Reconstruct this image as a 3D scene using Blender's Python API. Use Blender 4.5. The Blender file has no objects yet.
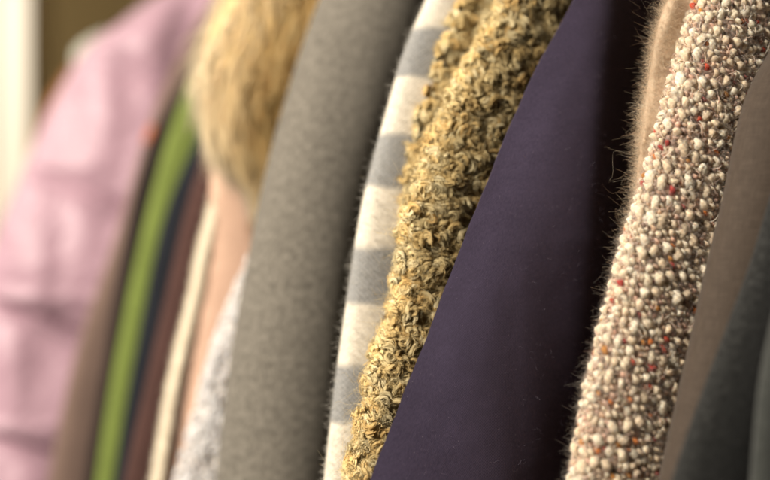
import bpy, math, random
import numpy as np
from mathutils import noise, Vector

random.seed(7)
rng = np.random.default_rng(7)
S = bpy.context.scene
COL = S.collection

# ------------------------------------------------------------------ camera
LENS, SENSOR = 50.0, 36.0
F = 770.0 * LENS / SENSOR            # focal length in photo pixels
CZ = 1.35
cam = bpy.data.cameras.new('camera')
cam.lens, cam.sensor_width = LENS, SENSOR
cam.clip_start, cam.clip_end = 0.02, 60
cam.dof.use_dof = True
cam.dof.focus_distance = 0.588
cam.dof.aperture_fstop = 1.85
camo = bpy.data.objects.new('camera', cam)
camo.location = (0, 0, CZ)
camo.rotation_euler = (math.radians(90), 0, 0)
COL.objects.link(camo)
S.camera = camo

# ------------------------------------------------------------------ light
w = bpy.data.worlds.new('World')
S.world = w
w.use_nodes = True
bg = w.node_tree.nodes['Background']
bg.inputs[0].default_value = (1.0, 0.93, 0.85, 1)
bg.inputs[1].default_value = 0.004


def area(name, loc, target, size, power, color):
    l = bpy.data.lights.new(name, 'AREA')
    l.shape = 'DISK'
    l.size, l.energy, l.color = size, power, color
    o = bpy.data.objects.new(name, l)
    o.location = loc
    d = Vector(target) - Vector(loc)
    o.rotation_euler = d.to_track_quat('-Z', 'Y').to_euler()
    COL.objects.link(o)


area('lamp_key', (-1.12, -0.30, CZ + 0.78), (-0.05, 0.7, CZ), 0.30, 69, (1.0, 0.91, 0.79))
area('fill_left', (-1.75, 0.85, CZ + 1.15), (-0.45, 1.6, CZ), 0.5, 17, (1.0, 0.90, 0.76))  # added unseen fill, brightens the wall, door frame, pink puffer and fur
S.view_settings.view_transform = 'Standard'
S.view_settings.look = 'None'
S.view_settings.exposure = 0.0
S.view_settings.gamma = 1.0

# ------------------------------------------------------------------ helpers
ALPHA = math.radians(30)
WV = np.array([math.cos(ALPHA), math.sin(ALPHA), 0.0])     # into the rail
RV = np.array([-math.sin(ALPHA), math.cos(ALPHA), 0.0])    # along the rail, away
CAMP = np.array([0, 0, CZ])


class MB:
    """collects pieces and links them as one mesh object"""
    def __init__(self):
        self.v, self.q, self.t, self.c, self.uv, self.sn, self.n = [], [], [], [], [], [], 0

    def add(self, v, quads=None, tris=None, col=(1, 1, 1), uv=None, sn=None):
        v = np.asarray(v, float).reshape(-1, 3)
        c = np.asarray(col, float)
        if c.ndim == 1:
            c = np.tile(c[:3], (len(v), 1))
        self.v.append(v)
        self.c.append(c)
        self.sn.append(np.zeros((len(v), 3)) if sn is None else np.asarray(sn, float).reshape(-1, 3))
        self.uv.append(np.zeros((len(v), 2)) if uv is None else np.asarray(uv, float).reshape(-1, 2))
        if quads is not None and len(quads):
            self.q.append(np.asarray(quads, int).reshape(-1, 4) + self.n)
        if tris is not None and len(tris):
            self.t.append(np.asarray(tris, int).reshape(-1, 3) + self.n)
        self.n += len(v)

    def build(self, name, mat, parent=None, origin=None):
        v = np.concatenate(self.v)
        if origin is not None:
            v = v - np.asarray(origin)
        q = np.concatenate(self.q) if self.q else np.zeros((0, 4), int)
        t = np.concatenate(self.t) if self.t else np.zeros((0, 3), int)
        m = bpy.data.meshes.new(name)
        m.vertices.add(len(v))
        m.vertices.foreach_set('co', v.astype(np.float32).ravel())
        loops = np.concatenate([q.ravel(), t.ravel()])
        m.loops.add(len(loops))
        m.loops.foreach_set('vertex_index', loops.astype(np.int32))
        tot = np.concatenate([np.full(len(q), 4), np.full(len(t), 3)])
        st = np.concatenate([[0], np.cumsum(tot)[:-1]])
        m.polygons.add(len(tot))
        m.polygons.foreach_set('loop_start', st.astype(np.int32))
        m.polygons.foreach_set('use_smooth', np.ones(len(tot), bool))
        ca = m.color_attributes.new('Col', 'FLOAT_COLOR', 'POINT')
        c = np.concatenate(self.c)
        ca.data.foreach_set('color', np.c_[c, np.ones(len(c))].astype(np.float32).ravel())
        sa = m.attributes.new('nap', 'FLOAT_VECTOR', 'POINT')
        sa.data.foreach_set('vector', np.concatenate(self.sn).astype(np.float32).ravel())
        uvl = m.uv_layers.new(name='UVMap')
        uv = np.concatenate(self.uv)
        uvl.data.foreach_set('uv', uv[loops].astype(np.float32).ravel())
        m.update(calc_edges=True)
        m.validate()
        m.materials.append(mat)
        o = bpy.data.objects.new(name, m)
        COL.objects.link(o)
        if origin is not None and parent is None:
            o.location = origin
        if parent is not None:
            o.parent = parent
        return o


def thing(name, label, cat, loc, group=None):
    o = bpy.data.objects.new(name, None)
    o.empty_display_size = 0.05
    o.location = loc
    COL.objects.link(o)
    tag(o, label, cat, group)
    return o


def tag(o, label, cat, group=None):
    o['label'] = label
    o['category'] = cat
    if group:
        o['group'] = group


def smooth(a, k):
    if k < 1:
        return a
    x = np.arange(-3 * k, 3 * k + 1)
    g = np.exp(-0.5 * (x / k) ** 2)
    g /= g.sum()
    # extend linearly so that the ends keep their slope
    n = 3 * k
    lo = a[0] + (a[1] - a[0]) * np.arange(-n, 0)
    hi = a[-1] + (a[-1] - a[-2]) * np.arange(1, n + 1)
    return np.convolve(np.concatenate([lo, a, hi]), g, 'valid')


def fbm(p, sc, seed=0.0, octs=3):
    return noise.fractal(Vector((p[0] * sc + seed, p[1] * sc + seed * 1.7, p[2] * sc)), 1.0, 2.0, octs)


def profile(kind, W, T, e=2.0, n=56):
    """closed cross-section (a into the rail, b along the rail), starts at the outer edge and goes round the near side first"""
    N = 720
    if kind == 'oval':
        th = np.linspace(0, 2 * np.pi, N, endpoint=False)
        c, s = np.cos(th), np.sin(th)
        a = W / 2 * (1 - np.sign(c) * np.abs(c) ** (2 / e))
        b = -T / 2 * np.sign(s) * np.abs(s) ** (2 / e)
    elif kind == 'drop':            # fat outer roll that narrows inwards
        th = np.linspace(0, 2 * np.pi, N, endpoint=False)
        a = W / 2 * (1 - np.cos(th))
        u = a / W
        b = -np.sign(np.sin(th)) * T / 2 * (np.sqrt(np.clip(u, 0, 1)) * (1 - u) ** 0.8) / 0.43
    else:                            # flap: flat face up to a ridge at e, then folded away
        A, wd = e
        h = np.linspace(0, 1, N // 2, endpoint=False)
        fa = h * W
        f = -0.27 * fa + 0.58 * wd * np.logaddexp(0, (fa - A) / wd)
        f -= f[0]
        ba = (1 - h) * W
        g = np.interp(ba, fa, f) + T * np.sqrt(np.clip(4 * h * (1 - h), 0, 1)) ** 0.7
        a = np.concatenate([fa, ba])
        b = np.concatenate([f, g])
    ring = np.c_[a, b]
    cl = np.vstack([ring, ring[:1]])
    L = np.concatenate([[0], np.cumsum(np.hypot(*np.diff(cl, axis=0).T))])
    t = np.linspace(0, L[-1], n, endpoint=False)
    return np.c_[np.interp(t, L, cl[:, 0]), np.interp(t, L, cl[:, 1])], t


class Cloth:
    """one hanging tube of fabric in the plane  RV.p = s ; its outer silhouette is given as photo rows (y, x)"""
    def __init__(self, pts, s, W, T, kind='oval', e=2.0, n=56, y0=-330, y1=900, step=6, sm=5, fold=0.0, fsc=14, seed=0, twist=None, cap=True, mod=None, wav=0.0):
        pts = np.array(sorted(pts), float)
        ys = np.arange(y0, y1 + 1, step).astype(float)
        x = np.interp(ys, pts[:, 0], pts[:, 1])
        sl0 = (pts[1, 1] - pts[0, 1]) / (pts[1, 0] - pts[0, 0])
        sl1 = (pts[-1, 1] - pts[-2, 1]) / (pts[-1, 0] - pts[-2, 0])
        top = ys < pts[0, 0]
        x[top] = pts[0, 1] + sl0 * 1.15 * (ys[top] - pts[0, 0])
        bot = ys > pts[-1, 0]
        dy = ys[bot] - pts[-1, 0]
        x[bot] = pts[-1, 1] + sl1 * (260 * (1 - np.exp(-dy / 260)))
        x = smooth(x, sm) + wav * (np.sin(ys / 31.0 + 1) + 0.6 * np.sin(ys / 12.7) + 0.35 * np.sin(ys / 5.3))
        self.ys, self.xs = ys, x
        rows, us, cum = [], [], 0
        nr = len(ys)
        Wf = W if callable(W) else (lambda y: W)
        Tf = T if callable(T) else (lambda y: T)
        prev = None
        for i in range(nr):
            prof, t = profile(kind, max(Wf(ys[i]), 1e-4), max(Tf(ys[i]), 1e-4), e(ys[i]) if callable(e) else e, n)
            k = 1.0
            if cap:
                ed = min(i, nr - 1 - i)
                if ed < 6:
                    k = math.sqrt(max(1e-4, 1 - (1 - ed / 6) ** 2)) if ed else 0.02
            d = s / (math.cos(ALPHA) - math.sin(ALPHA) * (x[i] - 385) / F)
            E = np.array([(x[i] - 385) / F * d, d, CZ - (ys[i] - 240) / F * d])
            a, b = prof[:, 0] * 1.0, prof[:, 1] * k
            if mod is not None:
                a, b = mod(ys[i], a, b)
            P = E + a[:, None] * WV + b[:, None] * RV
            if fold:
                for j in range(n):
                    q = P[j] * np.array([1, 1, 0.35])
                    P[j] += RV * fold * fbm(q, fsc, seed, 2) + WV * fold * 0.35 * fbm(q, fsc * 1.3, seed + 9, 2)
            for _ in range(3):
                px = 385 + F * P[:, 0] / P[:, 1]
                P += WV * ((x[i] - px.min()) * d / F / (math.cos(ALPHA) - math.sin(ALPHA) * (x[i] - 385) / F))
            if prev is not None:
                cum += np.linalg.norm(P[0] - prev)
            prev = P[0].copy()
            rows.append(P)
            us.append(np.c_[t, np.full(n, cum)])
        self.P = np.array(rows)
        self.UV = np.array(us)
        self.n, self.nr = n, nr
        du = np.roll(self.P, -1, 1) - np.roll(self.P, 1, 1)
        dv = np.gradient(self.P, axis=0)
        N = np.cross(du, dv)
        N /= np.linalg.norm(N, axis=2, keepdims=True) + 1e-12
        C = self.P.mean(1, keepdims=True)
        if ((self.P - C) * N).sum() < 0:
            N = -N
            self.flip = True
        else:
            self.flip = False
        self.N = N

    def inset(self, h):
        self.P = self.P - self.N * h

    def add_to(self, mb, col=(1, 1, 1)):
        n, nr = self.n, self.nr
        # n + 1 columns so that the uv map has a seam; the doubled column sits on the outer edge's far side
        P = np.concatenate([self.P, self.P[:, :1]], 1)
        uv = np.concatenate([self.UV, self.UV[:, -1:] + (self.UV[:, -1:] - self.UV[:, -2:-1])], 1)
        i, j = np.meshgrid(np.arange(nr - 1), np.arange(n), indexing='ij')
        A = i * (n + 1) + j
        q = np.stack([A, A + 1, A + n + 2, A + n + 1], -1).reshape(-1, 4)
        if not self.flip:
            q = q[:, ::-1]
        if col is not None and np.ndim(col) == 1:
            mb.add(P, q, col=col, uv=uv)
        # end caps
        for r in (0, nr - 1):
            V = np.vstack([self.P[r], self.P[r].mean(0)])
            k = np.arange(n)
            mb.add(V, tris=np.c_[k, (k + 1) % n, np.full(n, n)], col=col)

    def at(self, fu, fv):
        """position, normal, along-direction, across-direction at ring fraction fu*n and row fv"""
        n = self.n
        fu = np.asarray(fu) % n
        fv = np.clip(np.asarray(fv), 0, self.nr - 1.001)
        j, i = np.floor(fu).astype(int) % n, np.floor(fv).astype(int)
        a, b = (fu - np.floor(fu))[:, None], (fv - i)[:, None]
        j2 = (j + 1) % n

        def bl(G):
            return (G[i, j] * (1 - a) + G[i, j2] * a) * (1 - b) + (G[i + 1, j] * (1 - a) + G[i + 1, j2] * a) * b
        p, nn = bl(self.P), bl(self.N)
        nn /= np.linalg.norm(nn, axis=1, keepdims=True) + 1e-9
        al = self.P[i + 1, j] - self.P[i, j]
        al /= np.linalg.norm(al, axis=1, keepdims=True) + 1e-9
        return p, nn, al, np.cross(nn, al)

    def scatter(self, count, u0, u1, y0, y1):
        """random points, ring fraction range u0..u1 (0 = outer edge, .25 = near side), photo rows y0..y1"""
        fu = rng.uniform(u0 * self.n, u1 * self.n, count)
        fv = np.interp(rng.uniform(y0, y1, count), self.ys, np.arange(self.nr))
        return self.at(fu, fv)


def strands(mb, paths, rad, sides=3, col=(1, 1, 1), tip=None, sn=None):
    """tubes along paths [N,K,3] with radii [N,K]; col [N,3] or [3]"""
    N, K, _ = paths.shape
    T = np.gradient(paths, axis=1)
    T /= np.linalg.norm(T, axis=2, keepdims=True) + 1e-12
    ref = np.array([0.31, 0.52, 0.79])
    A = np.cross(T, ref)
    A /= np.linalg.norm(A, axis=2, keepdims=True) + 1e-9
    B = np.cross(T, A)
    th = np.linspace(0, 2 * np.pi, sides, endpoint=False)
    V = paths[:, :, None] + rad[:, :, None, None] * (np.cos(th)[None, None, :, None] * A[:, :, None] + np.sin(th)[None, None, :, None] * B[:, :, None])
    idx = np.arange(N * K * sides).reshape(N, K, sides)
    a, b = idx[:, :-1], idx[:, 1:]
    q = np.stack([a, np.roll(a, -1, 2), np.roll(b, -1, 2), b], -1).reshape(-1, 4)
    col = np.asarray(col, float)
    if col.ndim == 2:
        if tip is None:
            col = np.repeat(col, K * sides, 0)
        else:                      # hair whose tips are paler than its roots
            f = np.linspace(0, 1, K)[None, :, None] ** 1.3
            col = np.repeat((col[:, None] * (1 - f) + (tip[:, None] if tip.ndim == 2 else tip[None, None]) * f).reshape(-1, 3), sides, 0)
    mb.add(V.reshape(-1, 3), q, col=col, sn=None if sn is None else np.repeat(sn, K * sides, 0))


def fuzz(mb, cloth, count, u0, u1, y0, y1, length, rad, col, lift=0.6, K=5, wob=0.5, lean=None, curl=0.0):
    """fine fibres standing off the cloth"""
    p, nn, al, ac = cloth.scatter(count, u0, u1, y0, y1)
    d = nn * lift + rng.normal(0, 1, (count, 3)) * 0.5
    if lean is not None:
        d += al * lean
    d /= np.linalg.norm(d, axis=1, keepdims=True)
    L = length * rng.uniform(0.35, 1.0, count) ** 1.5
    bend = rng.normal(0, 1, (count, 3)) * wob
    t = np.linspace(0, 1, K)
    paths = p[:, None] - nn[:, None] * 0.0004 + L[:, None, None] * (t[None, :, None] * d[:, None] + (t ** 2)[None, :, None] * bend[:, None] * 0.6)
    cv = rng.normal(0, 1, (count, 3))
    paths += (L * curl)[:, None, None] * (np.sin(t[None] * rng.uniform(4, 11, (count, 1)) + rng.uniform(0, 6, (count, 1))) * t[None])[..., None] * cv[:, None]
    r = rad * np.linspace(1, 0.45, K)[None] * rng.uniform(0.7, 1.2, (count, 1))
    c = np.asarray(col, float)
    if c.ndim == 1:
        c = c[None] * rng.uniform(0.8, 1.15, (count, 1))
    else:
        c = c[rng.integers(0, len(c), count)] * rng.uniform(0.85, 1.1, (count, 1))
    strands(mb, paths, r, 3, c, sn=nn)


# ------------------------------------------------------------------ materials
def new_mat(name, rough=0.85, sheen=0.0, spec=0.25):
    m = bpy.data.materials.new(name)
    m.use_nodes = True
    nt = m.node_tree
    b = nt.nodes['Principled BSDF']
    b.inputs['Roughness'].default_value = rough
    b.inputs['Specular IOR Level'].default_value = spec
    b.inputs['Sheen Weight'].default_value = sheen
    b.inputs['Sheen Roughness'].default_value = 0.5
    return m, nt, b


def node(nt, typ, **kw):
    n = nt.nodes.new(typ)
    for k, v in kw.items():
        setattr(n, k, v)
    return n


def uvmap(nt, scale=(1, 1, 1)):
    tc = node(nt, 'ShaderNodeTexCoord')
    mp = node(nt, 'ShaderNodeMapping')
    mp.inputs['Scale'].default_value = scale
    nt.links.new(tc.outputs['UV'], mp.inputs['Vector'])
    return mp.outputs['Vector']


def noise_tex(nt, vec, scale, detail=3, rough=0.6):
    n = node(nt, 'ShaderNodeTexNoise')
    n.inputs['Scale'].default_value = scale
    n.inputs['Detail'].default_value = detail
    n.inputs['Roughness'].default_value = rough
    nt.links.new(vec, n.inputs['Vector'])
    return n.outputs['Fac']


def ramp(nt, fac, stops, interp='LINEAR'):
    r = node(nt, 'ShaderNodeValToRGB')
    r.color_ramp.interpolation = interp
    el = r.color_ramp.elements
    while len(el) < len(stops):
        el.new(0.5)
    for e, (p, c) in zip(el, stops):
        e.position = p
        e.color = (*c, 1)
    nt.links.new(fac, r.inputs['Fac'])
    return r.outputs['Color']


def mix(nt, fac, a, b, mode='MIX'):
    m = node(nt, 'ShaderNodeMix', data_type='RGBA', blend_type=mode)
    for sock, val in (('Factor', fac), ('A', a), ('B', b)):
        s = [i for i in m.inputs if i.name == sock and i.enabled and (sock == 'Factor' and i.type == 'VALUE' or i.type == 'RGBA')][0]
        if isinstance(val, (int, float)):
            s.default_value = val
        elif isinstance(val, tuple):
            s.default_value = (*val, 1)
        else:
            nt.links.new(val, s)
    return [o for o in m.outputs if o.type == 'RGBA'][0]


def math_n(nt, op, a, b=None):
    m = node(nt, 'ShaderNodeMath', operation=op)
    for i, v in enumerate((a, b)):
        if v is None:
            continue
        if isinstance(v, (int, float)):
            m.inputs[i].default_value = v
        else:
            nt.links.new(v, m.inputs[i])
    return m.outputs[0]


def bump(nt, b, h, strength, dist, prev=None):
    n = node(nt, 'ShaderNodeBump')
    n.inputs['Strength'].default_value = strength
    n.inputs['Distance'].default_value = dist
    nt.links.new(h, n.inputs['Height'])
    if prev:
        nt.links.new(prev, n.inputs['Normal'])
    nt.links.new(n.outputs['Normal'], b.inputs['Normal'])
    return n.outputs['Normal']


def wool(name, dark, mid, light, sc=900, sheen=0.15, rough=0.9, bstr=0.6, bdist=0.0006, big=25, bigamt=0.25, stretch=0.35):
    """felted wool: heathered colour and a fine fibre nap"""
    m, nt, b = new_mat(name, rough, sheen, 0.15)
    v = uvmap(nt, (1, stretch, 1))
    v2 = uvmap(nt)
    f = noise_tex(nt, v, sc, 3, 0.7)
    g = noise_tex(nt, v2, sc * 0.33, 3, 0.65)
    s = math_n(nt, 'ADD', math_n(nt, 'MULTIPLY', f, 0.5), math_n(nt, 'MULTIPLY', g, 0.5))
    c = ramp(nt, s, [(0.34, dark), (0.5, mid), (0.66, light)])
    bigf = noise_tex(nt, v2, big, 2)
    c = mix(nt, bigamt, c, ramp(nt, bigf, [(0.35, (0.72, 0.72, 0.72)), (0.65, (1.25, 1.25, 1.25))]), 'MULTIPLY')
    nt.links.new(c, b.inputs['Base Color'])
    bump(nt, b, s, bstr, bdist)
    return m


def attr_mat(name, rough=0.75, sheen=0.1, sc=1500, bstr=0.4, bdist=0.0003, spec=0.2, trans=0.0, vary=0.5, nap=0.0, sss=0.0):
    """colour carried by each yarn or lock, with fine fibres"""
    m, nt, b = new_mat(name, rough, sheen, spec)
    a = node(nt, 'ShaderNodeAttribute', attribute_name='Col')
    tc = node(nt, 'ShaderNodeTexCoord')
    f = noise_tex(nt, tc.outputs['Object'], sc, 3, 0.65)
    c = mix(nt, vary, a.outputs['Color'], ramp(nt, f, [(0.3, (0.6, 0.6, 0.6)), (0.7, (1.3, 1.3, 1.3))]), 'MULTIPLY')
    nt.links.new(c, b.inputs['Base Color'])
    bn = bump(nt, b, f, bstr, bdist)
    if nap:                        # fibres of a pile shade partly by the direction the pile stands in
        na = node(nt, 'ShaderNodeAttribute', attribute_name='nap')
        sc1 = node(nt, 'ShaderNodeVectorMath', operation='SCALE')
        sc1.inputs['Scale'].default_value = nap
        nt.links.new(na.outputs['Vector'], sc1.inputs[0])
        sc2 = node(nt, 'ShaderNodeVectorMath', operation='SCALE')
        sc2.inputs['Scale'].default_value = 1 - nap
        nt.links.new(bn, sc2.inputs[0])
        ad = node(nt, 'ShaderNodeVectorMath', operation='ADD')
        nt.links.new(sc1.outputs[0], ad.inputs[0])
        nt.links.new(sc2.outputs[0], ad.inputs[1])
        no = node(nt, 'ShaderNodeVectorMath', operation='NORMALIZE')
        nt.links.new(ad.outputs[0], no.inputs[0])
        nt.links.new(no.outputs[0], b.inputs['Normal'])
    if sss:
        b.inputs['Subsurface Weight'].default_value = sss
        b.inputs['Subsurface Radius'].default_value = (1.0, 0.8, 0.6)
        b.inputs['Subsurface Scale'].default_value = 0.0022
    if trans:                      # light passes between and through the fibres
        tl = node(nt, 'ShaderNodeBsdfTranslucent')
        nt.links.new(c, tl.inputs['Color'])
        ms = node(nt, 'ShaderNodeMixShader')
        ms.inputs[0].default_value = trans
        nt.links.new(b.outputs[0], ms.inputs[1])
        nt.links.new(tl.outputs[0], ms.inputs[2])
        nt.links.new(ms.outputs[0], nt.nodes['Material Output'].inputs['Surface'])
    return m


def weave_h(nt, v, per_u, per_v):
    """height of a plain weave with the given thread counts per metre"""
    sx = node(nt, 'ShaderNodeSeparateXYZ')
    nt.links.new(v, sx.inputs[0])
    a = math_n(nt, 'SINE', math_n(nt, 'MULTIPLY', sx.outputs[0], per_u * 2 * math.pi))
    b = math_n(nt, 'SINE', math_n(nt, 'MULTIPLY', sx.outputs[1], per_v * 2 * math.pi))
    return math_n(nt, 'ADD', math_n(nt, 'MULTIPLY', math_n(nt, 'MULTIPLY', a, b), 0.5), 0.5)


# ================================================================== the setting
m_wall, nt, b = new_mat('wall_paint', 0.9, 0, 0.2)
tc = node(nt, 'ShaderNodeTexCoord')
f = noise_tex(nt, tc.outputs['Object'], 9, 4)
nt.links.new(ramp(nt, f, [(0.3, (0.36, 0.27, 0.125)), (0.7, (0.42, 0.32, 0.155))]), b.inputs['Base Color'])
bump(nt, b, noise_tex(nt, tc.outputs['Object'], 180, 3), 0.15, 0.001)


def box(mb, lo, hi, bev=0.0):
    (x0, y0, z0), (x1, y1, z1) = lo, hi
    v = [(x, y, z) for z in (z0, z1) for (x, y) in ((x0, y0), (x1, y0), (x1, y1), (x0, y1))]
    q = [(0, 3, 2, 1), (4, 5, 6, 7), (0, 1, 5, 4), (1, 2, 6, 5), (2, 3, 7, 6), (3, 0, 4, 7)]
    mb.add(v, q)


def flat(o):
    o.data.polygons.foreach_set('use_smooth', np.zeros(len(o.data.polygons), bool))
    return o


mb = MB()
box(mb, (-2.6, 2.05, 0.0), (2.6, 2.17, 2.7))
o = flat(mb.build('wall', m_wall))
o['kind'] = 'structure'

m_trim, nt, b = new_mat('cream_paint', 0.45, 0, 0.4)
tc = node(nt, 'ShaderNodeTexCoord')
mp = node(nt, 'ShaderNodeMapping')
mp.inputs['Scale'].default_value = (60, 60, 2)
nt.links.new(tc.outputs['Object'], mp.inputs['Vector'])
f = noise_tex(nt, mp.outputs['Vector'], 1.5, 3)
nt.links.new(ramp(nt, f, [(0.3, (0.68, 0.62, 0.50)), (0.7, (0.73, 0.67, 0.55))]), b.inputs['Base Color'])
bump(nt, b, f, 0.1, 0.001)
dY = 1.62
xr = (30 - 385) / F * dY
mb = MB()
box(mb, (xr - 0.055, dY, 0.0), (xr, dY + 0.12, 2.6))
box(mb, (xr - 0.075, dY - 0.006, 0.0), (xr - 0.0563, dY + 0.116, 2.6))
box(mb, (xr - 0.20, dY - 0.002, 0.0), (xr - 0.0765, dY + 0.118, 2.6))
o = flat(mb.build('door_frame', m_trim))
bv = o.modifiers.new('round', 'BEVEL')
bv.width, bv.segments = 0.002, 2
o['kind'] = 'structure'

# ================================================================== the garments
GROUP = 'clothes hanging on the rail'


def origin(c):
    p = c.P[c.nr // 2].mean(0)
    return p


def garment(name, label, cat, cl):
    return thing(name, label, cat, tuple(origin(cl)), GROUP)


# ---- tan jacket that shows as a thin edge behind the pink puffer
cl = Cloth([(-60, 240), (0, 168), (35, 106), (60, 74), (80, 60), (105, 44), (135, 35), (180, 22), (230, 4), (330, -60), (480, -90)], 1.27, 0.22, 0.06, sm=2, fold=0.004, seed=3, e=2.3)
t = garment('tan_jacket', 'tan brown jacket showing as a thin edge behind the pink puffer jacket', 'jacket', cl)
O = t.location
mb = MB(); cl.add_to(mb)
mb.build('sleeve', wool('tan_cloth', (0.18, 0.075, 0.03), (0.26, 0.115, 0.045), (0.34, 0.16, 0.07)), t, O)
cl = Cloth([(32, 100), (40, 82), (52, 72), (64, 72), (74, 78)], 1.245, lambda y: 0.035 * math.sin(math.pi * min(1, max(0.02, (y - 30) / 46))) + 0.002, lambda y: 0.02 * math.sin(math.pi * min(1, max(0.02, (y - 30) / 46))) + 0.001, y0=30, y1=76, step=3, sm=2)
mb = MB(); cl.add_to(mb)
mb.build('epaulette', wool('pale_cloth', (0.42, 0.42, 0.34), (0.5, 0.5, 0.42), (0.58, 0.57, 0.5)), t, O)

# ---- pink puffer
SEAMS = [(-90, .3, 40), (52, .20, 34), (168, .28, 40), (298, .56, 44), (425, .46, 40), (560, .3, 24), (690, .3, 24), (820, .3, 24)]


def puff(y, a, b):
    """stuffed chambers between sewn lines that run slightly downhill"""
    yy = y - 0.42 * a * 1018
    g = np.ones_like(a)
    for ys, st, wd in SEAMS:
        d = np.abs(yy - ys)
        g -= st * (0.55 * np.exp(-d / wd) + 0.45 * np.exp(-(d / 7) ** 2))
    W = a.max()
    return a + (1 - g) * 0.026 * np.clip(1 - a / (W * 0.6), 0, 1), b * g


m_pink, nt, b = new_mat('pink_nylon', 0.47, 0.2, 0.35)
v = uvmap(nt)
f = noise_tex(nt, v, 35, 4, 0.6)
nt.links.new(ramp(nt, f, [(0.3, (0.375, 0.23, 0.28)), (0.7, (0.43, 0.27, 0.325))]), b.inputs['Base Color'])
pv = bump(nt, b, noise_tex(nt, v, 26, 3, 0.55), 0.5, 0.012)
bump(nt, b, weave_h(nt, v, 900, 900), 0.1, 0.0004, pv)
cl = Cloth([(-60, 240), (-20, 182), (0, 151), (8, 133), (25, 112), (38, 96), (55, 80), (80, 65), (105, 49), (135, 36), (177, 20), (222, 0), (270, -14), (330, -26), (400, -34), (480, -44)], 1.10, 0.26, 0.15, n=96, step=3, sm=4, fold=0.012, fsc=17, seed=5, mod=puff)
t = garment('puffer_jacket', 'pale pink quilted puffer jacket beside the white door frame', 'jacket', cl)
mb = MB(); cl.add_to(mb)
mb.build('quilted_sleeve', m_pink, t, t.location)

# ---- plain narrow sleeves behind the grey coat
def plain(name, label, cat, pts, s, W, T, mat, part='sleeve', **kw):
    cl = Cloth(pts, s, W, T, **kw)
    t = garment(name, label, cat, cl)
    mb = MB(); cl.add_to(mb)
    mb.build(part, mat, t, t.location)
    return t, cl


t, cl = plain('taupe_coat', 'taupe brown coat between the pink puffer and the green garment', 'coat',
      [(60, 176), (100, 156), (150, 139), (200, 127), (245, 113), (290, 96), (330, 81), (390, 66), (440, 55), (478, 48)], 0.985, 0.10, 0.028,
      wool('taupe_wool', (0.12, 0.078, 0.062), (0.165, 0.11, 0.088), (0.21, 0.145, 0.12)), fold=0.003, seed=11, e=2.4)
# small orange tag at its edge
p, nn, al, ac = cl.at(np.array([2.0]), np.interp([136.0], cl.ys, np.arange(cl.nr)))
p = p[0] - RV * 0.004
mb = MB()
box(mb, (-0.006, -0.001, -0.009), (0.006, 0.001, 0.009))
m_tag, nt, b = new_mat('orange_card', 0.6, 0, 0.3)
tc = node(nt, 'ShaderNodeTexCoord')
nt.links.new(ramp(nt, noise_tex(nt, tc.outputs['Object'], 300), [(0.3, (0.42, 0.13, 0.06)), (0.7, (0.5, 0.17, 0.08))]), b.inputs['Base Color'])
tg = mb.build('cloth_tag', m_tag, t)
tg.location = p - np.array(t.location)
tg.rotation_euler = (0, 0.4, ALPHA)

plain('gap_shade_strip', 'near-black strip added as shade in the narrow gap left of the green strip', 'coat',  # added dark strip, stands in for the shade between taupe and green
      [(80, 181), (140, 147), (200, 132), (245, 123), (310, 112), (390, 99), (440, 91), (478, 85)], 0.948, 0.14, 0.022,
      wool('gap_shade_cloth', (0.012, 0.008, 0.007), (0.02, 0.014, 0.012), (0.032, 0.023, 0.02)), fold=0.002, seed=15, e=2.2)

plain('green_jacket', 'olive lime green garment showing as a narrow strip between taupe and navy', 'jacket',
      [(40, 209), (75, 192), (100, 180), (150, 163), (200, 150), (245, 139), (290, 129), (340, 119), (390, 109), (440, 102), (478, 96)], 0.915, 0.15, 0.022,
      wool('green_cotton', (0.11, 0.145, 0.03), (0.155, 0.20, 0.045), (0.205, 0.255, 0.066), sc=700), fold=0.002, seed=17, e=2.6)

plain('navy_coat', 'navy blue black coat between the green strip and the maroon brown coat', 'coat',
      [(110, 210), (155, 189), (180, 177), (200, 167), (265, 152), (340, 138), (390, 128), (440, 120), (478, 114)], 0.868, 0.15, 0.03,
      wool('navy_wool', (0.006, 0.007, 0.010), (0.011, 0.013, 0.018), (0.02, 0.022, 0.030)), fold=0.002, seed=23, e=2.2)

plain('maroon_coat', 'dark maroon brown coat next to the peach coat with cream edging', 'coat',
      [(100, 220), (155, 203), (200, 187), (240, 178), (290, 167), (340, 155), (390, 144), (440, 132), (478, 124)], 0.825, 0.15, 0.03,
      wool('maroon_wool', (0.04, 0.019, 0.016), (0.066, 0.032, 0.027), (0.095, 0.05, 0.042)), fold=0.002, seed=29, e=2.2)

# ---- peach coat with cream fleece edging and golden fur collar
cl = Cloth([(100, 225), (165, 209), (200, 206), (225, 216), (245, 208), (290, 201), (330, 195), (390, 186), (440, 178), (478, 172)], 0.782, 0.15, 0.03, fold=0.002, seed=31, e=2.3)
t = garment('fur_collar_coat', 'peach coat with golden fur collar and cream fleece edging', 'coat', cl)
mb = MB(); cl.add_to(mb)
mb.build('sleeve', wool('peach_suede', (0.52, 0.335, 0.245), (0.62, 0.41, 0.30), (0.70, 0.48, 0.36), sc=600, bigamt=0.15), t, t.location)
ce = Cloth([(180, 216), (205, 209), (225, 205), (245, 199), (290, 191), (330, 181), (390, 167), (440, 159), (478, 153)], 0.782, 0.008, 0.011, y0=185, y1=900, n=24, sm=2)
mb = MB()
ce.add_to(mb, (0.86, 0.77, 0.6))
fuzz(mb, ce, 9000, 0, 1, 190, 560, 0.004, 0.00025, (0.90, 0.82, 0.66), lift=1.0)
mb.build('fleece_edging', attr_mat('cream_fleece', 0.9, 0.2), t, t.location)

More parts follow.
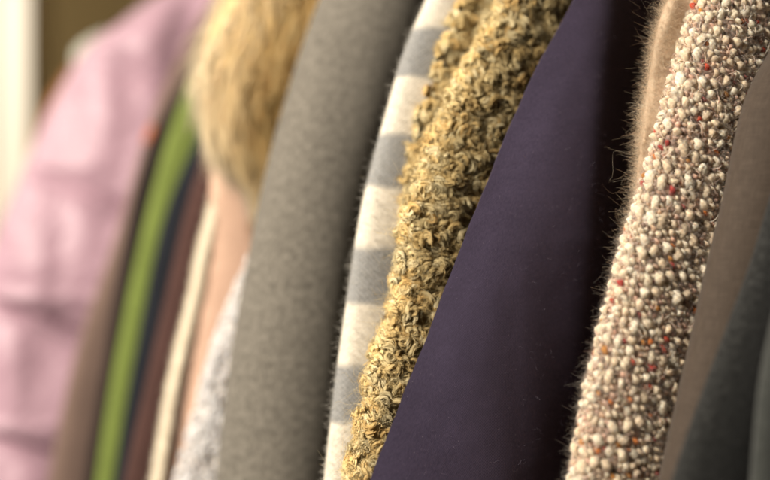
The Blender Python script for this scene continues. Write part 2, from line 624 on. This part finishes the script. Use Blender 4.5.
fw = lambda y: 0.17 * min(1, max(0.05, (214 - y) / 190)) ** 0.75
ft = lambda y: 0.052 * min(1, max(0.05, (214 - y) / 150)) ** 0.6 * 1.6
fc = Cloth([(-80, 232), (-40, 226), (0, 220), (35, 207), (70, 200), (110, 202), (145, 212), (180, 243), (200, 254), (212, 259)], 0.748, fw, ft, y0=-140, y1=212, step=5, sm=2)
mb = MB()
fc.add_to(mb, (0.95, 0.66, 0.25))
N, K = 13000, 7
fu_ = rng.uniform(-0.3, 0.55, N)
p, nn, al, ac = fc.at(fu_ * fc.n, np.interp(rng.uniform(-135, 205, N), fc.ys, np.arange(fc.nr)))
# clumped guide directions
cell = np.floor(p / 0.011).astype(int)
hsh = (cell * np.array([73856093, 19349663, 83492791])).sum(1)
cr = np.stack([np.sin(hsh * k * 0.7131) for k in (1.0, 1.7, 2.3)], 1)
d = nn * 0.15 + al * 0.95 + cr * 0.05 + rng.normal(0, 1, (N, 3)) * 0.2
d /= np.linalg.norm(d, axis=1, keepdims=True)
L = rng.uniform(0.012, 0.026, N)
tt = np.linspace(0, 1, K)
path = p[:, None] + L[:, None, None] * (tt[None, :, None] * d[:, None] + (tt ** 2)[None, :, None] * (al * 0.45 + cr * 0.15)[:, None])
base = np.array([[0.94, 0.54, 0.14], [0.95, 0.61, 0.19], [0.96, 0.71, 0.30], [0.92, 0.48, 0.11]])
ci = base[rng.integers(0, 4, N)] * (1 + 0.18 * np.sin(hsh * 0.37))[:, None]
pale = np.clip(1 - (fu_ + 0.12) / 0.34, 0, 1)[:, None] ** 1.2       # lit outer edge painted in as paler, creamier hairs
ci = ci * (1 - pale) + np.array([0.95, 0.87, 0.68]) * pale
strands(mb, path, 0.00042 * np.linspace(1, 0.25, K)[None] * rng.uniform(0.7, 1.2, (N, 1)), 3, ci, tip=np.array([0.97, 0.71, 0.32]) * (1 - pale) + np.array([0.97, 0.90, 0.72]) * pale, sn=nn)
mb.build('fur_collar', attr_mat('golden_fur', 0.55, 0.1, vary=0.0, spec=0.3, trans=0.2, nap=0.85), t, t.location)

# ---- white knit
cl = Cloth([(200, 272), (262, 249), (290, 233), (340, 213), (390, 200), (440, 187), (478, 175)], 0.722, 0.13, 0.034, fold=0.003, seed=41, e=2.2)
t = garment('white_cardigan', 'chunky white grey knit cardigan between the peach coat and grey wool coat', 'cardigan', cl)
mb = MB()
cl.inset(0.002)
cl.add_to(mb, (0.56, 0.53, 0.5))
N, K = 2600, 9
p, nn, al, ac = cl.scatter(N, -0.2, 0.45, 190, 620)
tt = np.linspace(0, 1, K)
ph = rng.uniform(0, 6.28, N)
ang = ph[:, None] + tt[None] * rng.uniform(2.5, 5.5, N)[:, None]
R = rng.uniform(0.0025, 0.0045, N)
path = p[:, None] + R[:, None, None] * (np.cos(ang)[..., None] * al[:, None] + np.sin(ang)[..., None] * ac[:, None]) + nn[:, None] * (0.002 * np.sin(np.pi * tt))[None, :, None]
wc = np.array([[0.60, 0.56, 0.53], [0.66, 0.62, 0.59], [0.54, 0.50, 0.48]])[rng.integers(0, 3, N)]
strands(mb, path, np.full((N, K), 0.0016), 6, wc)
mb.build('knit_sleeve', attr_mat('white_yarn', 0.9, 0.2, sss=0.5), t, t.location)

# ---- grey wool coat
m_grey = wool('grey_wool', (0.075, 0.067, 0.055), (0.138, 0.124, 0.102), (0.22, 0.199, 0.166), sc=640, big=38, bigamt=0.16)
cl = Cloth([(-60, 340), (0, 316), (40, 301), (90, 287), (145, 271), (200, 258), (260, 248), (290, 241), (360, 230), (420, 222), (478, 216)], 0.668, 0.088, 0.082, e=2.0, n=72, fold=0.005, fsc=12, seed=47)
t = garment('grey_coat', 'heather grey wool coat with broad smooth sleeve beside the checked coat', 'coat', cl)
mb = MB(); cl.add_to(mb)
mb.build('sleeve', m_grey, t, t.location)

# ---- checked coat
m_chk, nt, b = new_mat('checked_wool', 0.9, 0.2, 0.15)
v = uvmap(nt)
sx = node(nt, 'ShaderNodeSeparateXYZ')
nt.links.new(v, sx.inputs[0])
wob = math_n(nt, 'MULTIPLY', noise_tex(nt, v, 60, 2), 0.005)
cl = Cloth([(-60, 452), (-20, 433), (10, 421), (25, 413), (55, 401), (110, 386), (150, 375), (200, 362), (235, 356), (310, 345), (380, 335), (478, 324)], 0.565, 0.14, 0.030, n=72, fold=0.001, seed=53, e=2.4, sm=3)
yb = np.interp([83, 141, 200, 260, 318, 375, 428], cl.ys, np.arange(cl.nr))
vv = np.interp(yb, np.arange(cl.nr), cl.UV[:, 0, 1])
per = (vv[6] - vv[0]) / 3.0          # one cream + one grey block
ph = math_n(nt, 'FRACT', math_n(nt, 'DIVIDE', math_n(nt, 'ADD', math_n(nt, 'SUBTRACT', sx.outputs[1], float(vv[0]) - 20 * per), wob), per))
band = math_n(nt, 'SMOOTH_MIN', math_n(nt, 'MULTIPLY', math_n(nt, 'SUBTRACT', 0.25, math_n(nt, 'ABSOLUTE', math_n(nt, 'SUBTRACT', ph, 0.75))), 14.0), 1.0)
band = math_n(nt, 'MINIMUM', math_n(nt, 'MAXIMUM', math_n(nt, 'ADD', band, 0.4), 0.0), 1.0)   # grey half
tw = weave_h(nt, v, 330, 330)
fib = noise_tex(nt, v, 420, 4, 0.75)
cream = ramp(nt, fib, [(0.3, (0.56, 0.50, 0.40)), (0.7, (0.74, 0.68, 0.57))])
greyc = ramp(nt, math_n(nt, 'ADD', math_n(nt, 'MULTIPLY', tw, 0.35), math_n(nt, 'MULTIPLY', fib, 0.65)), [(0.3, (0.16, 0.158, 0.152)), (0.7, (0.345, 0.34, 0.325))])
nt.links.new(mix(nt, band, cream, greyc), b.inputs['Base Color'])
bump(nt, b, math_n(nt, 'ADD', fib, tw), 0.5, 0.0005)
t = garment('checked_coat', 'cream and grey checked wool coat beside the curly fleece coat', 'coat', cl)
mb = MB(); cl.add_to(mb)
mb.build('sleeve', m_chk, t, t.location)
mb2 = MB()
fuzz(mb2, cl, 26000, -0.25, 0.35, -60, 560, 0.005, 0.00008, (0.6, 0.56, 0.48), lift=0.8)
mb2.build('wool_nap', attr_mat('pale_nap', 0.9, 0.1, nap=0.7), t, t.location)

# ---- curly fleece coat
m_curl = attr_mat('curly_fleece', 0.85, 0.1, sc=2200, bstr=0.5, bdist=0.0003, spec=0.06, vary=0.22, trans=0.3, nap=0.78)
CURL = np.array([[0.93, 0.72, 0.35], [0.94, 0.77, 0.42], [0.90, 0.67, 0.30], [0.95, 0.81, 0.49], [0.85, 0.60, 0.25]])


def curls(mb, cloth, count, u0, u1, y0, y1, size=1.0, strandn=20):
    K = 17
    p, nn, al, ac = cloth.scatter(count, u0, u1, y0, y1)
    lump = np.array([noise.noise(Vector(q * 95)) for q in p])
    vd = np.array([noise.voronoi(Vector(q * 105 + np.array([lump[k_] * 0.25, 0, 0])))[0][0] for k_, q in enumerate(p)])
    p = p + nn * (0.0015 * lump + 0.0052 * (0.75 - np.clip(vd, 0, 1.1) ** 1.3 * 1.5))[:, None]
    tt = np.linspace(0, 1, K)
    # each lock rises off the hide and coils round an axis of its own
    ang = rng.uniform(0, 2 * np.pi, count)
    tg = np.cos(ang)[:, None] * al + np.sin(ang)[:, None] * ac
    axis = nn * 0.75 + tg * rng.uniform(0.1, 1.3, (count, 1)) + al * 0.3
    axis /= np.linalg.norm(axis, axis=1, keepdims=True)
    e1 = np.cross(axis, ac + 0.01)
    e1 /= np.linalg.norm(e1, axis=1, keepdims=True)
    e2 = np.cross(axis, e1)
    coil = rng.uniform(0.0011, 0.0030, count) * size
    turns = rng.uniform(0.8, 2.0, count) * rng.choice([-1, 1], count)
    a = turns[:, None] * 2 * np.pi * tt[None] + rng.uniform(0, 6.28, count)[:, None]
    rise = rng.uniform(0.0015, 0.0045, count) * size
    env = (1.05 - 0.45 * tt)[None]
    core = p[:, None] + axis[:, None] * (rise[:, None] * tt[None])[..., None] \
        + (coil[:, None] * np.cos(a) * env)[..., None] * e1[:, None] + (coil[:, None] * np.sin(a) * env)[..., None] * e2[:, None]
    core += tg[:, None] * (rng.uniform(0, 0.004, count)[:, None] * tt[None] ** 2)[..., None]
    side, nn2 = np.cross(tg, nn), nn
    lc = CURL[rng.choice(5, count, p=[.28, .3, .16, .18, .08])] * rng.uniform(0.85, 1.12, (count, 1))
    fat = rng.uniform(0.0010, 0.0023, count) * size
    strands(mb, core, fat[:, None] * 0.82 * np.linspace(1, 0.55, K)[None], 7, lc * 0.97, sn=nn)
    for k in range(strandn):
        th = 2 * np.pi * k / strandn + rng.uniform(-0.4, 0.4, count)
        tw = th[:, None] + tt[None] * rng.uniform(0.5, 2, count)[:, None]
        rr = fat[:, None] * (0.7 + 0.3 * np.sin(np.pi * (0.15 + 0.8 * tt)) + 0.35 * tt ** 3)[None] * np.sqrt(rng.uniform(0.35, 1.5, (count, 1)))
        jit = rng.normal(0, 1, (count, 1, 3)) * 0.0005 * tt[None, :, None]
        path = core + (rr * np.cos(tw))[..., None] * side[:, None] + (rr * np.sin(tw))[..., None] * nn[:, None] + jit
        r0 = rng.uniform(0.00009, 0.00019, count) * (0.6 + 0.4 * fat / 0.0015)
        rad = r0[:, None] * np.linspace(1.0, 0.5, K)[None]
        strands(mb, path, rad, 3, lc * rng.uniform(0.85, 1.12, (count, 1)), sn=nn2)


cs = Cloth([(-60, 545), (-20, 503), (10, 490), (50, 467), (100, 444), (150, 422), (210, 399), (290, 392), (340, 376), (405, 358), (478, 344)], 0.524, 0.088, 0.030, n=72, sm=3, e=2.3, fold=0.001, seed=59)
cs.inset(0.005)
t = garment('fleece_coat', 'golden tan curly fleece coat between checked coat and purple coat', 'coat', cs)
mb = MB(); cs.add_to(mb, (0.6, 0.43, 0.18))
curls(mb, cs, 3800, -0.16, 0.42, -80, 580, 1.2)
fuzz(mb, cs, 16000, -0.16, 0.4, -60, 540, 0.011, 0.00005, CURL[:4], lift=0.5, wob=1.0, K=10, curl=0.5)
mb.build('curly_sleeve', m_curl, t, t.location)
cb = Cloth([(-60, 492), (-10, 466), (40, 442), (100, 423), (150, 407), (200, 402), (300, 400), (400, 372), (478, 358)], 0.5525, 0.10, 0.014, n=48, sm=3, e=2.4)
cb.inset(0.003)
mb = MB(); cb.add_to(mb, (0.6, 0.43, 0.18))
curls(mb, cb, 1300, -0.16, 0.4, -80, 300, 1.15)
mb.build('curly_body', m_curl, t, t.location)

# ---- purple coat
m_pur, nt, b = new_mat('purple_twill', 0.62, 0.18, 0.3)
b.inputs['Sheen Tint'].default_value = (0.7, 0.62, 0.8, 1)
v = uvmap(nt)
f1 = noise_tex(nt, uvmap(nt, (1, 0.4, 1)), 1100, 3, 0.7)
f2 = noise_tex(nt, v, 55, 5, 0.7)
c = ramp(nt, f1, [(0.3, (0.046, 0.035, 0.066)), (0.7, (0.078, 0.061, 0.105))])
c = mix(nt, 0.35, c, ramp(nt, f2, [(0.3, (0.62, 0.60, 0.62)), (0.7, (1.3, 1.3, 1.3))]), 'MULTIPLY')
vo = node(nt, 'ShaderNodeTexVoronoi')
vo.inputs['Scale'].default_value = 260
nt.links.new(v, vo.inputs['Vector'])
lint = math_n(nt, 'MULTIPLY', math_n(nt, 'LESS_THAN', vo.outputs['Distance'], 0.075), math_n(nt, 'GREATER_THAN', noise_tex(nt, v, 70, 2), 0.56))
c = mix(nt, math_n(nt, 'MULTIPLY', lint, 0.5), c, (0.30, 0.26, 0.30))
nt.links.new(c, b.inputs['Base Color'])
pv = bump(nt, b, math_n(nt, 'ADD', math_n(nt, 'MULTIPLY', f1, 0.5), math_n(nt, 'MULTIPLY', f2, 2.0)), 0.22, 0.0005)
cre = noise_tex(nt, uvmap(nt, (1, 0.22, 1)), 17, 2, 0.45)
pv = bump(nt, b, cre, 0.35, 0.006, pv)
bump(nt, b, weave_h(nt, v, 950, 950), 0.25, 0.0004, pv)
ridge = lambda y: float(np.interp(y, [-330, -60, 0, 100, 240, 480, 900], [0.015, 0.016, 0.022, 0.039, 0.061, 0.079, 0.09]))
cl = Cloth([(-60, 606), (-20, 584), (5, 570), (75, 532), (135, 506), (195, 481), (240, 463), (330, 430), (400, 400), (478, 371)], 0.492, lambda y: ridge(y) + 0.095, 0.007, kind='flap',
           e=lambda y: (ridge(y), np.interp(y, [0, 480], [0.007, 0.026])), n=130, step=4, sm=4, fold=0.0040, fsc=13, seed=61, wav=0.55)
t = garment('purple_coat', 'smooth dark purple coat with a crisp folded edge', 'coat', cl)
mb = MB(); cl.add_to(mb)
mb.build('sleeve', m_pur, t, t.location)
mb2 = MB()
fuzz(mb2, cl, 2600, 0.0, 0.42, -20, 500, 0.0018, 0.00003, (0.35, 0.3, 0.38), lift=0.25, wob=1.2)
mb2.build('lint', attr_mat('pale_lint', 0.9, 0), t, t.location)

# ---- boucle coat
bc = Cloth([(-60, 715), (-20, 699), (15, 684), (75, 667), (115, 657), (145, 649), (170, 642), (195, 634), (250, 617), (330, 597), (390, 582), (478, 568)], 0.427, 0.105, 0.034, n=96, step=4, sm=3, e=2.3, fold=0.001, seed=67)
bc.inset(0.0025)
t = garment('boucle_coat', 'cream and brown nubby boucle tweed coat with red flecks', 'coat', bc)
mb = MB(); bc.add_to(mb, (0.52, 0.34, 0.23))
ringL = bc.UV[0, -1, 0] * bc.n / (bc.n - 1)
rowsL = bc.UV[:, 0, 1]
v_lo, v_hi = np.interp([-70, 570], bc.ys, rowsL)
CREAM = np.array([[0.80, 0.66, 0.48], [0.72, 0.57, 0.40], [0.84, 0.72, 0.55], [0.77, 0.61, 0.44]])
THIN = np.array([[0.70, 0.47, 0.32], [0.56, 0.37, 0.27], [0.77, 0.58, 0.41], [0.28, 0.20, 0.16], [0.72, 0.43, 0.32], [0.78, 0.62, 0.44], [0.60, 0.41, 0.32]])
ACC = np.array([[0.50, 0.07, 0.035], [0.55, 0.17, 0.04], [0.38, 0.06, 0.05], [0.50, 0.22, 0.05]])
u = -0.16 * ringL
ci = 0
DS = 0.00032
FZ = []
while u < 0.46 * ringL:
    # thick-and-thin yarns running down the sleeve, a slubby one between two finer plied ones
    thick = (ci % 2 == 0)
    vs_, rs_, cs_, dp_, lt_ = [], [], [], [], []
    v = v_lo + rng.uniform(0, 0.006)
    while v < v_hi:
        r = rng.random()
        kind_ = 't'
        if thick:
            if r < 0.64:                       # fat cream slub
                a_ = rng.uniform(0.0016, 0.0030)
                l_ = 2 * a_ * rng.uniform(1.0, 1.9)
                col = CREAM[rng.integers(0, 4)] * rng.uniform(0.9, 1.05)
                lf, kind_ = 0.0012, 'F'
            elif r < 0.70:
                a_ = rng.uniform(0.0012, 0.0019)
                l_ = 2 * a_ * rng.uniform(1.0, 1.7)
                col = ACC[rng.integers(0, 4)] * rng.uniform(0.8, 1.15)
                lf = 0.0012
            else:
                a_ = rng.uniform(0.0011, 0.0016)
                l_ = rng.uniform(0.0022, 0.0042)
                col = THIN[rng.integers(0, 7)] * rng.uniform(0.85, 1.2)
                lf = 0.0009
        else:
            if r < 0.24:
                a_ = rng.uniform(0.0014, 0.0021)
                l_ = 2 * a_ * rng.uniform(1.0, 1.6)
                col = CREAM[rng.integers(0, 4)] * rng.uniform(0.85, 1.0)
                lf = 0.0012
            elif r < 0.305:
                a_ = rng.uniform(0.0011, 0.0016)
                l_ = 2 * a_ * rng.uniform(1.0, 1.7)
                col = ACC[rng.integers(0, 4)] * rng.uniform(0.8, 1.15)
                lf = 0.001
            else:
                a_ = rng.uniform(0.0009, 0.0014)
                l_ = rng.uniform(0.0026, 0.0042)
                col = THIN[rng.integers(0, 7)] * rng.uniform(0.85, 1.2)
                lf = 0.0008
        m_ = max(4, int(l_ / DS))
        x_ = (np.arange(m_) + 0.5) / m_
        hump = np.sin(np.pi * x_) ** 0.62
        vs_.append(v + x_ * l_)
        rs_.append(a_ * (0.36 + 0.64 * hump))
        cs_.append(np.tile(col, (m_, 1)))
        dp_.append(-0.0012 + (lf + 0.0012 + rng.normal(0, 0.0004)) * hump)
        tilt = rng.normal(0.15, 0.15) if kind_ == 'F' else rng.normal(0.42, 0.18)
        lt_.append(rng.normal(0, 0.0003) + tilt * l_ * (x_ - 0.5))
        v += l_ * 0.97
    vs_, rs_, dp_, lt_, cs_ = np.concatenate(vs_), np.concatenate(rs_), np.concatenate(dp_), np.concatenate(lt_), np.concatenate(cs_)
    g3 = np.array([0.25, 0.5, 0.25])
    pad = lambda z: np.convolve(np.pad(z, 1, 'edge'), g3, 'valid')
    rs_, lt_ = pad(rs_), pad(pad(lt_))
    m_ = len(vs_)
    p, nn, al, ac = bc.at((u + lt_ + 0.0004 * np.sin(vs_ * 300 + ci)) / ringL * bc.n, np.interp(vs_, rowsL, np.arange(bc.nr)))
    p = p + nn * dp_[:, None]
    sd = 16
    th = np.linspace(0, 2 * np.pi, sd, endpoint=False)
    # spun ply: a shallow spiral of ridges, with irregular swellings
    # loosely spun ply: a shallow spiral of ridges, squashed and swollen irregularly
    sp = vs_[:, None] * 2100 + ci
    rr = rs_[:, None] * (1 + 0.06 * np.sin(3 * th[None] + sp) + 0.05 * np.sin(5 * th[None] - sp * 0.7) + rng.normal(0, 0.03, (m_, sd))
                         + 0.15 * np.sin(th[None] + vs_[:, None] * 620 + ci * 2.1) + 0.10 * np.sin(2 * th[None] - vs_[:, None] * 410 + ci * 1.3))
    V = p[:, None] + rr[..., None] * (np.cos(th)[None, :, None] * ac[:, None] + 0.8 * np.sin(th)[None, :, None] * nn[:, None])
    rad_dir = np.cos(th)[None, :, None] * ac[:, None] + np.sin(th)[None, :, None] * nn[:, None]
    pick = rng.random((m_, sd)) < 0.42
    pick &= (np.sin(th)[None] > -0.3)
    FZ.append((V[pick], rad_dir[pick], np.repeat(cs_[:, None], sd, 1)[pick]))
    idx = np.arange(m_ * sd).reshape(m_, sd)
    a0, b0 = idx[:-1], idx[1:]
    q = np.stack([a0, np.roll(a0, -1, 1), np.roll(b0, -1, 1), b0], -1).reshape(-1, 4)
    st = 1 + 0.10 * np.sin(3 * th[None] + sp) + 0.06 * np.sin(5 * th[None] - sp * 0.7) + rng.normal(0, 0.06, (m_, sd))
    mb.add(V.reshape(-1, 3), q, col=(cs_[:, None] * st[..., None]).reshape(-1, 3))
    u += rng.uniform(0.0033, 0.0037)
    ci += 1
# woolly halo on every slub
fp, fd, fcx = (np.concatenate(z) for z in zip(*FZ))
n = len(fp)
fd2 = fd * 0.6 + rng.normal(0, 0.6, (n, 3))
fd2 /= np.linalg.norm(fd2, axis=1, keepdims=True)
Lh = rng.uniform(0.0006, 0.0020, n)
tt = np.linspace(0, 1, 4)
path = fp[:, None] + Lh[:, None, None] * (tt[None, :, None] * fd2[:, None] + (tt ** 2)[None, :, None] * rng.normal(0, 0.6, (n, 1, 3)))
strands(mb, path, 0.000035 * np.linspace(1, 0.5, 4)[None] * np.ones((n, 1)), 3, np.clip(fcx * 1.08, 0, 0.9), sn=fd)
# thin binding threads that loop over the slubs
N, K = 1600, 8
p, nn, al, ac = bc.scatter(N, -0.16, 0.46, -70, 570)
tt = np.linspace(-1, 1, K)
an = rng.normal(0.5, 0.8, N)
dv_ = np.cos(an)[:, None] * al + np.sin(an)[:, None] * ac
sd = np.cross(nn, dv_)
Lb = rng.uniform(0.0022, 0.005, N)
path = p[:, None] + dv_[:, None] * (Lb[:, None] * tt[None])[..., None] + nn[:, None] * (rng.uniform(0.0012, 0.0032, N)[:, None] * (1 - tt ** 2)[None])[..., None] + sd[:, None] * (rng.normal(0, 0.0012, N)[:, None] * np.sin(2.4 * tt)[None])[..., None]
strands(mb, path, rng.uniform(0.00013, 0.00032, N)[:, None] * np.ones((1, K)), 5, THIN[rng.integers(0, 7, N)] * rng.uniform(0.8, 1.25, (N, 1)))
fuzz(mb, bc, 70000, -0.16, 0.46, -70, 570, 0.0055, 0.00004, (0.72, 0.62, 0.48), lift=0.5, wob=0.9, K=7, curl=0.35)
mb.build('boucle_sleeve', attr_mat('boucle_yarn', 0.95, 0.05, sc=1500, bstr=0.9, bdist=0.0006, vary=0.4, spec=0.05, sss=0.7), t, t.location)

# mohair facing along the boucle coat's edge
mc = Cloth([(-60, 700), (5, 659), (35, 652), (65, 647), (110, 640), (160, 635), (200, 632), (240, 625), (300, 612), (380, 592), (478, 576)], 0.4395, 0.06, 0.020, n=48, step=5, sm=2, e=2.0, fold=0.003, fsc=70, seed=71)
mc.inset(0.002)
mb = MB(); mc.add_to(mb, (0.78, 0.60, 0.42))
MO = np.array([[0.88, 0.70, 0.48], [0.82, 0.62, 0.40], [0.92, 0.79, 0.60], [0.80, 0.54, 0.34]])
fuzz(mb, mc, 95000, -0.3, 0.5, -70, 300, 0.0065, 0.000032, MO, lift=0.3, wob=0.9, K=8, curl=0.25)
fuzz(mb, mc, 5000, -0.3, 0.3, 220, 560, 0.0035, 0.00003, MO, lift=0.4, wob=1.0, K=8, curl=0.25)
fuzz(mb, mc, 90, -0.22, 0.12, -40, 250, 0.016, 0.00003, MO, lift=0.4, wob=1.4, K=18, curl=0.45)
mb.build('mohair_facing', attr_mat('peach_mohair', 0.8, 0.2, vary=0.2, trans=0.3, nap=0.5), t, t.location)

# ---- brown grey jacket
m_tp, nt, b = new_mat('brown_grey_linen', 0.8, 0.12, 0.2)
v = uvmap(nt)
vs = uvmap(nt, (1, 0.06, 1))
vt = uvmap(nt, (0.05, 1, 1))
sl = noise_tex(nt, vs, 1900, 3, 0.6)
sw = noise_tex(nt, vt, 1900, 3, 0.6)
s2 = math_n(nt, 'ADD', math_n(nt, 'MULTIPLY', sl, 0.5), math_n(nt, 'MULTIPLY', sw, 0.5))
nt.links.new(ramp(nt, s2, [(0.35, (0.034, 0.024, 0.017)), (0.5, (0.050, 0.036, 0.026)), (0.66, (0.074, 0.055, 0.041))]), b.inputs['Base Color'])
bump(nt, b, s2, 0.45, 0.0004)
plain('brown_grey_jacket', 'brown grey woven jacket between the boucle coat and the charcoal coat', 'jacket',
      [(-20, 792), (20, 781), (50, 769), (60, 760), (75, 750), (105, 741), (130, 735), (200, 722), (255, 708), (340, 690), (430, 670), (478, 660)], 0.389, 0.05, 0.038, m_tp, sm=3, n=72, fold=0.0022, fsc=18, seed=73, e=1.9)

# ---- charcoal coat
m_ch = wool('charcoal_wool', (0.006, 0.006, 0.0057), (0.0135, 0.0136, 0.0128), (0.031, 0.0312, 0.0295), sc=800, big=330, bigamt=0.6)
t, cl = plain('charcoal_coat', 'charcoal grey wool coat partly covering the brown grey jacket', 'coat',
      [(100, 800), (192, 771), (265, 750), (315, 731), (390, 703), (440, 685), (478, 673)], 0.363, 0.085, 0.024, m_ch, sm=3, n=72, fold=0.0015, seed=79, e=2.5)
mb2 = MB()
fuzz(mb2, cl, 7000, -0.2, 0.4, 150, 520, 0.002, 0.00004, (0.05, 0.05, 0.047), lift=0.7)
mb2.build('wool_nap', attr_mat('charcoal_nap', 0.9, 0.1), t, t.location)

# ---- slate coat at the very edge
plain('slate_coat', 'dark slate grey coat beside the charcoal coat, only its sleeve edge in view', 'coat',
      [(200, 800), (350, 764), (385, 757), (430, 754), (480, 750)], 0.333, 0.08, 0.02,
      wool('slate_wool', (0.026, 0.027, 0.025), (0.04, 0.042, 0.038), (0.058, 0.06, 0.054)), fold=0.001, seed=83)
